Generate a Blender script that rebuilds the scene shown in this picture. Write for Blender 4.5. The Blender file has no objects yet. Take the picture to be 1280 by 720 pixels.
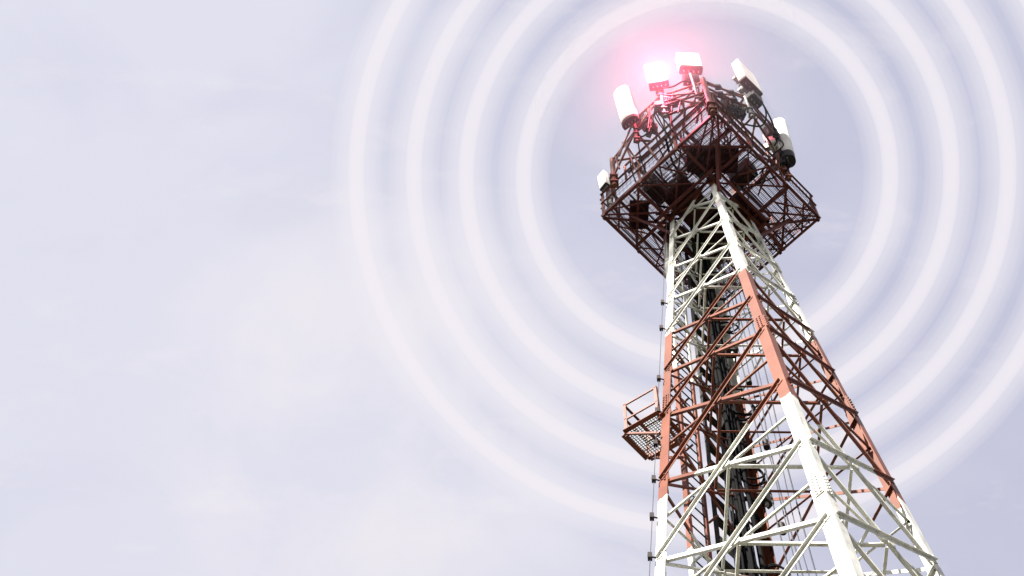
import bpy, math, random
from mathutils import Vector, Matrix
random.seed(7)
scene = bpy.context.scene
COL = scene.collection
R = math.radians

# ------------------------------------------------------------------ camera
# The tower is laid out in "plan units" of 0.55 m, measured from the lens height.
S = 0.55
ZC = 1.6
ZG = ZC - ZC / S                       # plan height of the ground
YAW = R(-3.98761)
BASE = Vector((6.89796 * S, 19.39566 * S, 0.0))
cam_d = bpy.data.cameras.new('camera')
cam = bpy.data.objects.new('camera', cam_d)
COL.objects.link(cam)
cam_d.sensor_width = 36.0
cam_d.lens = 56.4144
cam_d.clip_start = 0.05
cam_d.clip_end = 6000
PIT, ROL = R(67.20366), R(-4.19048)
_up = Vector((0, -math.sin(PIT), math.cos(PIT)))
_rt = Vector((1, 0, 0))
_fw = Vector((0, math.cos(PIT), math.sin(PIT)))
rt = _rt * math.cos(ROL) - _up * math.sin(ROL)
up = _rt * math.sin(ROL) + _up * math.cos(ROL)
m3 = Matrix((rt, up, -_fw)).transposed()
cam.matrix_world = Matrix.Translation((0, 0, ZC)) @ m3.to_4x4()
scene.camera = cam

# ------------------------------------------------------------------ sky
SUN = Vector((-0.42, -0.56, 0.71)).normalized()
elev = math.asin(SUN.z)
azim = math.atan2(SUN.x, SUN.y)        # clockwise from +Y
world = bpy.data.worlds.new('World')
scene.world = world
world.use_nodes = True
nt = world.node_tree
N, Lk = nt.nodes, nt.links
N.clear()
wo = N.new('ShaderNodeOutputWorld')
bg = N.new('ShaderNodeBackground')
bg.inputs['Strength'].default_value = 0.05
sky = N.new('ShaderNodeTexSky')
sky.sky_type = 'NISHITA'
sky.sun_disc = False
sky.sun_elevation = elev
sky.sun_rotation = azim
sky.air_density = 1.0
sky.dust_density = 2.5
tc = N.new('ShaderNodeTexCoord')
# thin veil of high cloud: soft streaks and patches in the direction vector
mp = N.new('ShaderNodeMapping')
mp.inputs['Rotation'].default_value = (0.3, 0.5, 0.9)
mp.inputs['Scale'].default_value = (5.0, 9.0, 6.0)
n1 = N.new('ShaderNodeTexNoise')
n1.inputs['Scale'].default_value = 1.1
n1.inputs['Detail'].default_value = 6
n1.inputs['Roughness'].default_value = 0.5
n1.inputs['Distortion'].default_value = 0.6
Lk.new(tc.outputs['Generated'], mp.inputs['Vector'])
Lk.new(mp.outputs['Vector'], n1.inputs['Vector'])
# broad thickening of the veil
dot = N.new('ShaderNodeVectorMath'); dot.operation = 'DOT_PRODUCT'
dirn = (rt * -0.84 + up * -0.54)
dot.inputs[1].default_value = dirn
Lk.new(tc.outputs['Generated'], dot.inputs[0])
mr = N.new('ShaderNodeMapRange')
mr.interpolation_type = 'SMOOTHERSTEP'
mr.inputs['From Min'].default_value = -0.24
mr.inputs['From Max'].default_value = 0.20
mr.inputs['To Min'].default_value = 0.0
mr.inputs['To Max'].default_value = 1.0
Lk.new(dot.outputs['Value'], mr.inputs['Value'])
mr2 = N.new('ShaderNodeMapRange')
mr2.inputs['From Min'].default_value = 0.3
mr2.inputs['From Max'].default_value = 0.72
mr2.inputs['To Min'].default_value = -0.25
mr2.inputs['To Max'].default_value = 0.35
Lk.new(n1.outputs['Fac'], mr2.inputs['Value'])
ad = N.new('ShaderNodeMath'); ad.operation = 'ADD'; ad.use_clamp = True
Lk.new(mr.outputs['Result'], ad.inputs[0])
Lk.new(mr2.outputs['Result'], ad.inputs[1])
bank = N.new('ShaderNodeVectorMath'); bank.operation = 'DOT_PRODUCT'
bank.inputs[1].default_value = (_fw * 2005.8 + rt * -170 + up * -165).normalized()
Lk.new(tc.outputs['Generated'], bank.inputs[0])
bm = N.new('ShaderNodeMapRange'); bm.interpolation_type = 'SMOOTHSTEP'
bm.inputs['From Min'].default_value = .985; bm.inputs['From Max'].default_value = 1.0
Lk.new(bank.outputs['Value'], bm.inputs['Value'])
n2 = N.new('ShaderNodeTexNoise'); n2.inputs['Scale'].default_value = 9; n2.inputs['Detail'].default_value = 7; n2.inputs['Roughness'].default_value = .55; n2.inputs['Distortion'].default_value = .4
Lk.new(tc.outputs['Generated'], n2.inputs['Vector'])
n2r = N.new('ShaderNodeMapRange'); n2r.inputs['From Min'].default_value = .35; n2r.inputs['From Max'].default_value = .65
Lk.new(n2.outputs['Fac'], n2r.inputs['Value'])
bmul = N.new('ShaderNodeMath'); bmul.operation = 'MULTIPLY'
Lk.new(bm.outputs['Result'], bmul.inputs[0]); Lk.new(n2r.outputs['Result'], bmul.inputs[1])
# small wisps
n3m = N.new('ShaderNodeMapping'); n3m.inputs['Rotation'].default_value = (.8, .2, .4); n3m.inputs['Scale'].default_value = (0.8, 2.0, 1.5)
n3 = N.new('ShaderNodeTexNoise'); n3.inputs['Scale'].default_value = 17; n3.inputs['Detail'].default_value = 8; n3.inputs['Roughness'].default_value = .62; n3.inputs['Distortion'].default_value = 0.25
Lk.new(tc.outputs['Generated'], n3m.inputs['Vector']); Lk.new(n3m.outputs['Vector'], n3.inputs['Vector'])
n3r = N.new('ShaderNodeMapRange'); n3r.inputs['From Min'].default_value = .56; n3r.inputs['From Max'].default_value = .80; n3r.inputs['To Max'].default_value = .5
Lk.new(n3.outputs['Fac'], n3r.inputs['Value'])
wsum = N.new('ShaderNodeMath'); wsum.operation = 'ADD'; wsum.use_clamp = True
Lk.new(bmul.outputs[0], wsum.inputs[0]); Lk.new(n3r.outputs['Result'], wsum.inputs[1])
cr = N.new('ShaderNodeMix'); cr.data_type = 'RGBA'
cr.inputs['A'].default_value = (3.32, 3.32, 4.08, 1)
cr.inputs['B'].default_value = (4.42, 4.38, 4.92, 1)
Lk.new(ad.outputs[0], cr.inputs['Factor'])
mx = N.new('ShaderNodeMix'); mx.data_type = 'RGBA'
mx.inputs['Factor'].default_value = 0.88
Lk.new(sky.outputs['Color'], mx.inputs['A'])
cr2 = N.new('ShaderNodeMix'); cr2.data_type = 'RGBA'
Lk.new(wsum.outputs[0], cr2.inputs['Factor'])
Lk.new(cr.outputs['Result'], cr2.inputs['A'])
cr2.inputs['B'].default_value = (5.05, 4.82, 5.02, 1)
Lk.new(cr2.outputs['Result'], mx.inputs['B'])
Lk.new(mx.outputs['Result'], bg.inputs['Color'])
Lk.new(bg.outputs[0], wo.inputs['Surface'])

sun_d = bpy.data.lights.new('sun', 'SUN')
sun_d.energy = 5.0
sun_d.angle = R(0.6)
sun_d.color = (1.0, 0.95, 0.86)
sun = bpy.data.objects.new('sun', sun_d)
COL.objects.link(sun)
sun.rotation_euler = (-SUN).to_track_quat('-Z', 'Y').to_euler()

scene.view_settings.view_transform = 'Standard'
scene.view_settings.look = 'None'
scene.view_settings.exposure = 1.9
scene.view_settings.gamma = 1.0
scene.view_settings.use_curve_mapping = False
scene.cycles.use_denoising = True
scene.cycles.max_bounces = 8
scene.cycles.volume_bounces = 0
scene.cycles.transparent_max_bounces = 24


# ------------------------------------------------------------------ materials
def new_mat(name):
    m = bpy.data.materials.new(name)
    m.use_nodes = True
    return m, m.node_tree.nodes, m.node_tree.links, m.node_tree.nodes['Principled BSDF']


def worn(nodes, links, color_socket_or_value, bsdf, amount=0.25, scale=6.0, dirt=(0.13, 0.075, 0.045, 1)):
    """break a paint colour up with chalky fading and small dirt marks"""
    t = nodes.new('ShaderNodeTexCoord')
    n = nodes.new('ShaderNodeTexNoise')
    n.inputs['Scale'].default_value = scale
    n.inputs['Detail'].default_value = 8
    n.inputs['Roughness'].default_value = 0.7
    st = nodes.new('ShaderNodeMapping')
    st.inputs['Scale'].default_value = (1.0, 1.0, 0.35)      # runs drawn out down the steel
    links.new(t.outputs['Object'], st.inputs['Vector'])
    links.new(st.outputs['Vector'], n.inputs['Vector'])
    bsdf.inputs['Specular IOR Level'].default_value = 0.2
    r = nodes.new('ShaderNodeMapRange')
    r.inputs['From Min'].default_value = 0.52
    r.inputs['From Max'].default_value = 0.78
    r.inputs['To Max'].default_value = amount
    links.new(n.outputs['Fac'], r.inputs['Value'])
    mix = nodes.new('ShaderNodeMix'); mix.data_type = 'RGBA'
    links.new(r.outputs['Result'], mix.inputs['Factor'])
    if isinstance(color_socket_or_value, tuple):
        mix.inputs['A'].default_value = color_socket_or_value
    else:
        links.new(color_socket_or_value, mix.inputs['A'])
    mix.inputs['B'].default_value = dirt
    n5 = nodes.new('ShaderNodeTexNoise'); n5.inputs['Scale'].default_value = 1.6; n5.inputs['Detail'].default_value = 6
    links.new(t.outputs['Object'], n5.inputs['Vector'])
    r5 = nodes.new('ShaderNodeMapRange'); r5.inputs['From Min'].default_value = .3; r5.inputs['From Max'].default_value = .7
    r5.inputs['To Min'].default_value = .68; r5.inputs['To Max'].default_value = 1.12
    links.new(n5.outputs['Fac'], r5.inputs['Value'])
    fade = nodes.new('ShaderNodeVectorMath'); fade.operation = 'SCALE'
    links.new(mix.outputs['Result'], fade.inputs[0]); links.new(r5.outputs['Result'], fade.inputs['Scale'])
    links.new(fade.outputs[0], bsdf.inputs['Base Color'])
    b = nodes.new('ShaderNodeBump')
    b.inputs['Strength'].default_value = 0.12
    b.inputs['Distance'].default_value = 0.01
    links.new(n.outputs['Fac'], b.inputs['Height'])
    links.new(b.outputs['Normal'], bsdf.inputs['Normal'])


RED = (0.172, 0.052, 0.030, 1)
WHITE = (0.66, 0.66, 0.615, 1)


def mz(z):                              # plan height -> metres above ground
    return (z - ZG) * S


def band_paint():
    """aviation paint: red and white bands by height on the tower"""
    m, nd, lk, bs = new_mat('banded paint')
    t = nd.new('ShaderNodeTexCoord')
    sp = nd.new('ShaderNodeSeparateXYZ')
    lk.new(t.outputs['Object'], sp.inputs[0])
    # ping: red above 55.1, white 45.35-55.1, red 35.75-45.35 ... period 19.35 plan units
    a = nd.new('ShaderNodeMath'); a.operation = 'SUBTRACT'
    bn = nd.new('ShaderNodeTexNoise'); bn.inputs['Scale'].default_value = 9; bn.inputs['Detail'].default_value = 5
    lk.new(t.outputs['Object'], bn.inputs['Vector'])
    bs2 = nd.new('ShaderNodeMath'); bs2.operation = 'MULTIPLY_ADD'
    lk.new(bn.outputs['Fac'], bs2.inputs[0]); bs2.inputs[1].default_value = 0.16
    lk.new(sp.outputs['Z'], bs2.inputs[2])
    lk.new(bs2.outputs[0], a.inputs[0]); a.inputs[1].default_value = mz(35.75) - 19.35 * S * 4
    d = nd.new('ShaderNodeMath'); d.operation = 'DIVIDE'
    lk.new(a.outputs[0], d.inputs[0]); d.inputs[1].default_value = 19.35 * S
    f = nd.new('ShaderNodeMath'); f.operation = 'FRACT'
    lk.new(d.outputs[0], f.inputs[0])
    g = nd.new('ShaderNodeMath'); g.operation = 'LESS_THAN'
    lk.new(f.outputs[0], g.inputs[0]); g.inputs[1].default_value = 9.6 / 19.35
    mix = nd.new('ShaderNodeMix'); mix.data_type = 'RGBA'
    lk.new(g.outputs[0], mix.inputs['Factor'])
    mix.inputs['A'].default_value = WHITE
    mix.inputs['B'].default_value = RED
    worn(nd, lk, mix.outputs['Result'], bs, 0.85, 7.0)
    bs.inputs['Roughness'].default_value = 0.48
    return m


def plain(name, col, rough=0.5, metal=0.0, wear=0.3, scale=8.0):
    m, nd, lk, bs = new_mat(name)
    k = min(1.0, max(col[:3]) * 2.2)
    worn(nd, lk, col, bs, wear, scale, (0.13 * k, 0.08 * k, 0.05 * k, 1))
    bs.inputs['Roughness'].default_value = rough
    bs.inputs['Metallic'].default_value = metal
    return m


M_BAND = band_paint()
M_RED = plain('red paint', RED, 0.48)
M_STEEL_SHADE = plain('weathered dark red steel', (0.115, 0.028, 0.027, 1), 0.55, 0, 0.4, 4)  # colour darkened like underside shade and reddened like the beacon glow
M_RADOME = plain('radome white', (0.80, 0.79, 0.73, 1), 0.42, 0, 0.12, 5)
M_RADOME_GREY = plain('radome light grey', (0.62, 0.62, 0.60, 1), 0.45, 0, 0.12, 5)
M_DARK = plain('dark metal', (0.022, 0.019, 0.018, 1), 0.6, 0.2, 0.3)
M_GRATING_TINT = plain('grating with beacon tint', (0.07, 0.021, 0.028, 1), 0.6, 0.1, 0.3)  # maroon base colour stands in for the beacon's red light on the deck
M_GALV = plain('galvanised steel', (0.24, 0.24, 0.24, 1), 0.5, 0.3, 0.25, 12)
M_RUBBER = plain('black cable', (0.008, 0.008, 0.009, 1), 0.85, 0, 0.15)
M_RUBBER.node_tree.nodes['Principled BSDF'].inputs['Specular IOR Level'].default_value = 0.04
M_CABLE_G = plain('grey cable', (0.05, 0.053, 0.07, 1), 0.7, 0, 0.2)
M_CONC = plain('concrete', (0.32, 0.31, 0.29, 1), 0.85, 0, 0.4, 3)


# ------------------------------------------------------------------ mesh builder
class MB:
    def __init__(self):
        self.v = []; self.f = []; self.sm = []

    def add(self, vs, fs, smooth=False):
        o = len(self.v)
        self.v += [tuple(p) for p in vs]
        self.f += [tuple(i + o for i in q) for q in fs]
        self.sm += [smooth] * len(fs)

    def box(self, c, ax, ay, az):
        """box from centre and three half-axis vectors"""
        c, ax, ay, az = Vector(c), Vector(ax), Vector(ay), Vector(az)
        vs = [c + sx * ax + sy * ay + sz * az for sz in (-1, 1) for sy in (-1, 1) for sx in (-1, 1)]
        fs = [(0, 2, 3, 1), (4, 5, 7, 6), (0, 1, 5, 4), (2, 6, 7, 3), (1, 3, 7, 5), (0, 4, 6, 2)]
        if ax.cross(ay).dot(az) < 0:
            fs = [tuple(reversed(q)) for q in fs]
        self.add(vs, fs)

    def prism(self, prof0, prof1, smooth=False, caps=True):
        n = len(prof0)
        vs = list(prof0) + list(prof1)
        fs = [(i, (i + 1) % n, n + (i + 1) % n, n + i) for i in range(n)]
        self.add(vs, fs, smooth)
        if caps:
            self.add(prof0, [tuple(reversed(range(n)))])
            self.add(prof1, [tuple(range(n))])

    def bar(self, p0, p1, w, h, side=None):
        """rectangular bar; side = direction of the width w"""
        p0, p1 = Vector(p0), Vector(p1)
        d = (p1 - p0).normalized()
        if side is None:
            side = Vector((0, 0, 1)).cross(d)
            if side.length < 1e-3:
                side = Vector((1, 0, 0))
        side = Vector(side); side = (side - d * side.dot(d)).normalized()
        t = d.cross(side)
        self.box((p0 + p1) / 2, (p1 - p0) / 2, side * w / 2, t * h / 2)

    def angle(self, p0, p1, d1, d2, w, t, w2=None):
        """rolled steel angle with its corner on p0-p1 and flanges along d1 and d2"""
        w2 = w2 or w
        p0, p1 = Vector(p0), Vector(p1)
        ax = (p1 - p0).normalized()
        d1, d2 = Vector(d1), Vector(d2)
        d1 = (d1 - ax * d1.dot(ax)).normalized()
        d2 = (d2 - ax * d2.dot(ax)).normalized()
        prof = [d1 * 0, d1 * w, d1 * w + d2 * t, d1 * t + d2 * t, d1 * t + d2 * w2, d2 * w2]
        if d1.cross(d2).dot(ax) < 0:
            prof.reverse()
        self.prism([p0 + q for q in prof], [p1 + q for q in prof])

    def tube(self, pts, r, n=8, caps=True):
        pts = [Vector(p) for p in pts]
        rings = []
        prev = None
        for i, p in enumerate(pts):
            a = pts[max(0, i - 1)]; b = pts[min(len(pts) - 1, i + 1)]
            d = (b - a).normalized()
            if prev is None:
                u = d.orthogonal().normalized()
            else:
                u = (prev - d * prev.dot(d)).normalized()
            prev = u
            w = d.cross(u)
            rr = r[i] if isinstance(r, (list, tuple)) else r
            rings.append([p + (u * math.cos(2 * math.pi * k / n) + w * math.sin(2 * math.pi * k / n)) * rr for k in range(n)])
        vs = [q for g in rings for q in g]
        fs = []
        for i in range(len(rings) - 1):
            for k in range(n):
                fs.append((i * n + k, i * n + (k + 1) % n, (i + 1) * n + (k + 1) % n, (i + 1) * n + k))
        self.add(vs, fs, True)
        if caps:
            self.add(rings[0], [tuple(reversed(range(n)))])
            self.add(rings[-1], [tuple(range(n))])

    def build(self, name, mat, parent=None):
        me = bpy.data.meshes.new(name)
        me.from_pydata(self.v, [], self.f)
        me.polygons.foreach_set('use_smooth', self.sm)
        me.update()
        me.materials.append(mat)
        o = bpy.data.objects.new(name, me)
        COL.objects.link(o)
        if parent:
            o.parent = parent
        return o


def tag(o, label=None, cat=None, group=None, kind=None):
    if label: o['label'] = label
    if cat: o['category'] = cat
    if group: o['group'] = group
    if kind: o['kind'] = kind
    return o


def empty(name, loc, rot=None, parent=None):
    o = bpy.data.objects.new(name, None)
    o.empty_display_size = 0.2
    COL.objects.link(o)
    o.location = loc
    if rot is not None:
        o.rotation_euler = rot
    if parent:
        o.parent = parent
    return o


def P(x, y, z):                          # plan point -> tower-local metres
    return Vector((x * S, y * S, (z - ZG) * S))


ROT = Matrix.Rotation(YAW, 3, 'Z')


def W(x, y, z):                          # plan point -> world
    return BASE + ROT @ P(x, y, z)


def smooth_path(pts, n=6):
    pts = [Vector(p) for p in pts]
    out = []
    for i in range(len(pts) - 1):
        p0 = pts[max(0, i - 1)]; p1 = pts[i]; p2 = pts[i + 1]; p3 = pts[min(len(pts) - 1, i + 2)]
        for k in range(n):
            t = k / n
            out.append(0.5 * ((2 * p1) + (p2 - p0) * t + (2 * p0 - 5 * p1 + 4 * p2 - p3) * t * t + (3 * p1 - p0 - 3 * p2 + p3) * t ** 3))
    out.append(pts[-1])
    return out


# ------------------------------------------------------------------ ground
def ground_mat():
    m, nd, lk, bs = new_mat('dry grass ground')
    t = nd.new('ShaderNodeTexCoord')
    n = nd.new('ShaderNodeTexNoise')
    n.inputs['Scale'].default_value = 0.35
    n.inputs['Detail'].default_value = 10
    lk.new(t.outputs['Object'], n.inputs['Vector'])
    r = nd.new('ShaderNodeValToRGB')
    r.color_ramp.elements[0].position = 0.35
    r.color_ramp.elements[0].color = (0.022, 0.03, 0.012, 1)
    r.color_ramp.elements[1].position = 0.68
    r.color_ramp.elements[1].color = (0.05, 0.045, 0.028, 1)
    lk.new(n.outputs['Fac'], r.inputs[0])
    lk.new(r.outputs[0], bs.inputs['Base Color'])
    bs.inputs['Roughness'].default_value = 0.9
    return m


g = MB()
GN = 24
gv = []
for j in range(GN + 1):
    for i in range(GN + 1):
        u, v = i / GN * 2 - 1, j / GN * 2 - 1
        gv.append((2500 * u * abs(u) ** 1.5, 2500 * v * abs(v) ** 1.5, 0.0))
g.add(gv, [(j * (GN + 1) + i, j * (GN + 1) + i + 1, (j + 1) * (GN + 1) + i + 1, (j + 1) * (GN + 1) + i) for j in range(GN) for i in range(GN)])
tag(g.build('ground', ground_mat()), kind='structure')

# ------------------------------------------------------------------ tower
def rad(z):                              # plan half-diagonal of the tower at plan height z
    return 5.75165 - 0.077514 * z


tower = empty('lattice_tower', BASE, (0, 0, YAW))
tag(tower, 'tall square lattice mast painted in red and white bands, seen from below', 'tower')
DIRS = [Vector((-1, 0, 0)), Vector((0, -1, 0)), Vector((1, 0, 0)), Vector((0, 1, 0))]   # left, front, right, back corners
ZTOP = 58.9


def corner(k, z):
    d = DIRS[k % 4]
    return P(d.x * rad(z), d.y * rad(z), z)


# legs: angle sections that get heavier towards the ground
LEG_SEC = [(ZTOP, 50.69, 0.20), (50.69, 48.04, 0.25), (48.04, 40.7, 0.28), (40.7, 30.7, 0.30), (30.7, 22.5, 0.33), (22.5, ZG + 0.3, 0.36)]
for k in range(4):
    mb = MB()
    dl = (DIRS[(k - 1) % 4] - DIRS[k]).normalized()
    dr = (DIRS[(k + 1) % 4] - DIRS[k]).normalized()
    for (za, zb, w) in LEG_SEC:
        mb.angle(corner(k, zb), corner(k, za), dl, dr, w * S, 0.028 * S)
        # splice plates with bolt rows at each change of section
        if zb > 20:
            ax = (corner(k, za) - corner(k, zb)).normalized()
            for s, d in enumerate((dl, dr)):
                d = (d - ax * d.dot(ax)).normalized()
                nrm = ax.cross(d) * (1 if s == 0 else -1)
                nrm = nrm.normalized()
                if nrm.dot(DIRS[k]) < 0: nrm = -nrm
                c = corner(k, zb) + d * w * 0.46 * S
                mb.box(c + nrm * 0.012 * S, ax * 0.42 * S, d * w * 0.36 * S, nrm * 0.012 * S)
                for bi in range(6):
                    for bj in (-1, 1):
                        q = c + ax * (bi - 2.5) * 0.14 * S + d * bj * w * 0.17 * S + nrm * 0.035 * S
                        mb.box(q, ax * 0.022 * S, d * 0.022 * S, nrm * 0.014 * S)
    # single bolts at the bracing nodes
    mb.build('leg', M_BAND, tower)

LEVELS = [55.95, 53.31, 50.67, 48.03, 45.39, 42.75, 40.11, 36.52, 32.90, 29.3, 25.7, 22.0, 18.0, 13.8, 9.3, 4.5, ZG + 0.6]


def face_axes(k, z0, z1):
    a, b = DIRS[k], DIRS[(k + 1) % 4]
    along = (b - a).normalized()
    n = (a + b).normalized()
    return along, n


rest = MB()
for i in range(len(LEVELS) - 1):
    zt, zb = LEVELS[i], LEVELS[i + 1]
    zm_f = None
    lowrest = i >= 12
    size = (0.074 if zt > 48.5 else 0.09 if zt > 40.2 else 0.105) * S
    th = 0.014 * S
    mids = []
    for k in range(4):
        along, n = face_axes(k, zt, zb)
        a0, a1 = corner(k, zb), corner(k, zt)
        b0, b1 = corner(k + 1, zb), corner(k + 1, zt)
        inset = 0.10 * S
        ins = along * inset
        # diagonal one on the outside of the leg flange, the other behind it
        o1, o2, o3 = n * 0.008 * S, n * -0.045 * S, n * -0.09 * S
        nodes_a, nodes_b = (a0 + ins + o1, b1 - ins + o1), (b0 - ins + o2, a1 + ins + o2)
        # meeting point of the diagonals
        wa, wb = (b0 - a0).length, (b1 - a1).length
        tt = wa / (wa + wb)
        mid = a0.lerp(b1, tt)
        mids.append(mid + o3)
        ma, mbp = a0.lerp(a1, tt), b0.lerp(b1, tt)
        upv = Vector((0, 0, 1))
        for (p, q), fl, off in ((nodes_a, 1, o1), (nodes_b, -1, o2)):
            d = (q - p).normalized()
            inpl = n.cross(d).normalized()
            if inpl.z < 0: inpl = -inpl
            tgt = rest if lowrest else MB()
            if fl == 1:
                tgt.angle(p + inpl * size * .5, q + inpl * size * .5, -inpl, n, size, th, size * .8)
            else:
                tgt.angle(p - inpl * size * .5, q - inpl * size * .5, inpl, -n, size, th, size * .8)
            if not lowrest:
                tgt.build('diagonal_brace', M_BAND, tower)
        d = (mbp - ma).normalized()
        tgt = rest if lowrest else MB()
        sz = size * 0.55
        tgt.angle(ma + ins * .6 + o3, mid + o3 - d * 0.03, upv, -n, sz, th)
        tgt.angle(mid + o3 + d * 0.03, mbp - ins * .6 + o3, upv, -n, sz, th)
        if not lowrest:
            tgt.build('horizontal_strut', M_BAND, tower)
            # redundant brace from the crossing up to the leg is the strut itself; gusset at the crossing
            gp = MB()
            gp.box(mid - n * 0.022 * S, along * size * 1.1, n * 0.008 * S, upv * size * 1.3)
            gp.build('gusset_plate', M_BAND, tower)
    if not lowrest:
        for k in range(4):
            p, q = mids[k], mids[(k + 1) % 4]
            d = (q - p).normalized()
            mb = MB()
            mb.angle(p + d * .04 - Vector((0, 0, .01)), q - d * .04 - Vector((0, 0, .01)), Vector((0, 0, 1)), Vector((0, 0, 1)).cross(d), size * .7, th)
            mb.build('plan_brace', M_BAND, tower)
o = rest.build('lower_bracing', M_BAND, tower)
tag(o, kind='stuff')

# node gussets on the leg flanges
for i, z in enumerate(LEVELS[1:11]):
    for k in range(4):
        mb = MB()
        for s in (-1, 1):
            d = (DIRS[(k + s) % 4] - DIRS[k]).normalized()
            n = (DIRS[(k + s) % 4] + DIRS[k]).normalized()
            c = corner(k, z) + d * 0.21 * S - n * 0.02 * S
            mb.box(c, d * 0.11 * S, n * 0.008 * S, Vector((0, 0, 0.20 * S)))
            for bz in (-.12, 0, .12):
                mb.box(c + n * 0.034 * S + Vector((0, 0, bz * S)), d * 0.022 * S, n * 0.026 * S, Vector((0, 0, 0.022 * S)))
        mb.build('node_plate', M_BAND, tower)

# footings
for k in range(4):
    c = corner(k, ZG); c = BASE + ROT @ c
    mb = MB()
    mb.box((0, 0, 0.1), (0.55, 0, 0), (0, 0.55, 0), (0, 0, 0.25))
    mb.box((0, 0, 0.39), (0.3, 0, 0), (0, 0.3, 0), (0, 0, 0.04))
    o = mb.build('concrete_footing', M_CONC)
    o.location = (c.x, c.y, 0); o.rotation_euler = (0, 0, YAW)
    tag(o, 'square grey concrete footing under the %s leg of the tower' % ('left', 'front', 'right', 'back')[k], 'footing', 'concrete footings under the tower legs')

# ------------------------------------------------------------------ climbing ladder and cable tray on the back left face
lb_d = (DIRS[3] - DIRS[0]).normalized()
lb_n = (DIRS[3] + DIRS[0]).normalized()


def ladder_pt(z, s):                     # s along the back-left face
    t = 40.5 - z
    return P(-1.99 - 0.0275 * t, 1.135 + 0.0284 * t, z) + lb_d * s * S


ladder = empty('ladder', (0, 0, 0), parent=tower)
LZ0, LZ1 = 24.0, 58.0
for s in (0, 0.78):
    mb = MB()
    mb.angle(ladder_pt(LZ0, s), ladder_pt(LZ1, s), lb_n, lb_d if s == 0 else -lb_d, 0.15 * S, 0.03 * S, 0.10 * S)
    mb.build('rail', M_BAND, ladder)
z = LZ0 + 0.3
rungs = []
while z < LZ1 - .2:
    mb = MB()
    mb.tube([ladder_pt(z, 0.03) + lb_n * 0.05 * S, ladder_pt(z, 0.75) + lb_n * 0.05 * S], 0.021 * S, 6)
    mb.build('rung', M_DARK, ladder)
    z += 0.52
for z in [x * 2.64 + 27 for x in range(12)]:
    for s in (0, 0.78):
        mb = MB()
        p = ladder_pt(z, s)
        mb.bar(p, p - lb_n * (0.33 * S), 0.05 * S, 0.05 * S)
        mb.build('standoff', M_BAND, ladder)

tray = empty('cable_tray', (0, 0, 0), parent=tower)
for s in (0.95, 2.15):
    mb = MB()
    mb.bar(ladder_pt(LZ0, s) - lb_n * .1 * S, ladder_pt(LZ1, s) - lb_n * .1 * S, 0.05 * S, 0.12 * S, lb_d)
    mb.build('rail', M_DARK, tray)
z = LZ0 + 0.5
while z < LZ1 - .2:
    mb = MB()
    mb.bar(ladder_pt(z, .97) - lb_n * .1 * S, ladder_pt(z, 2.13) - lb_n * .1 * S, 0.15 * S, 0.06 * S)
    mb.bar(ladder_pt(z + .16, .98) - lb_n * .14 * S, ladder_pt(z + .16, 2.12) - lb_n * .14 * S, 0.03 * S, 0.05 * S)
    mb.build('rung', M_DARK if int(z) % 3 else M_GALV, tray)
    z += 0.95

# ------------------------------------------------------------------ rest platform half way up, beyond the left leg
rp = empty('rest_platform', (0, 0, 0), parent=tower)
Q = [(-2.72, -0.10), (-3.62, 0.50), (-2.95, 1.22), (-2.08, 0.62)]
zb = 40.0
mb = MB()
for i in range(4):
    a, b = Q[i], Q[(i + 1) % 4]
    mb.angle(P(*a, zb), P(*b, zb), (0, 0, 1), Vector((0, 0, 1)).cross(P(*b, 0) - P(*a, 0)), 0.13 * S, 0.02 * S)
mb.bar(P(-3.2, .22, zb + .03), P(-2.55, .9, zb + .03), .07 * S, .08 * S)
mb.build('floor_frame', M_RED, rp)


def mesh_floor(mb, quad, z, nu, nv, w, h):
    a, b, c, d = [Vector((*q, 0)) for q in quad]
    for i in range(1, nu):
        t = i / nu
        p, q = a.lerp(b, t), d.lerp(c, t)
        mb.bar(P(p.x, p.y, z), P(q.x, q.y, z), w * S, h * S)
    for i in range(1, nv):
        t = i / nv
        p, q = a.lerp(d, t), b.lerp(c, t)
        mb.bar(P(p.x, p.y, z + h * 1.05), P(q.x, q.y, z + h * 1.05), w * S, h * S)


mb = MB()
mesh_floor(mb, Q, zb + .06, 14, 14, 0.02, 0.02)
mb.build('grating', M_GALV, rp)
for i in range(4):
    mb = MB()
    x, y = Q[i]
    mb.angle(P(x, y, zb - .15), P(x, y, zb + 1.75), (Q[(i + 1) % 4][0] - x, Q[(i + 1) % 4][1] - y, 0), (Q[i - 1][0] - x, Q[i - 1][1] - y, 0), .085 * S, .016 * S)
    mb.build('rail_post', M_RED, rp)
for i in (0, 1, 2):
    for dz in (0.85, 1.7):
        mb = MB()
        a, b = Q[i], Q[i + 1]
        mb.angle(P(*a, zb + dz), P(*b, zb + dz), (0, 0, -1), Vector((0, 0, 1)).cross(P(*a, 0) - P(*b, 0)), .06 * S, .012 * S)
        mb.build('handrail', M_RED, rp)
for q, z1 in ((Q[1], 38.9), (Q[2], 38.9)):
    mb = MB()
    end = Q[0] if q is Q[1] else Q[3]
    mb.bar(P(*q, zb), P(end[0] - .05, end[1] - .02, z1), .06 * S, .06 * S)
    mb.build('bracket', M_RED, rp)

# ------------------------------------------------------------------ head platform
plat = empty('head_platform', (0, 0, 0), parent=tower)
ZP = 55.6
E = 3.92
C4 = [(-E, 0), (0, -E), (E, 0), (0, E)]


def edge_pt(i, t, inset=0.0):
    a, b = Vector(C4[i % 4]), Vector(C4[(i + 1) % 4])
    p = a.lerp(b, t)
    return p * (1 - inset / E)


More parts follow.
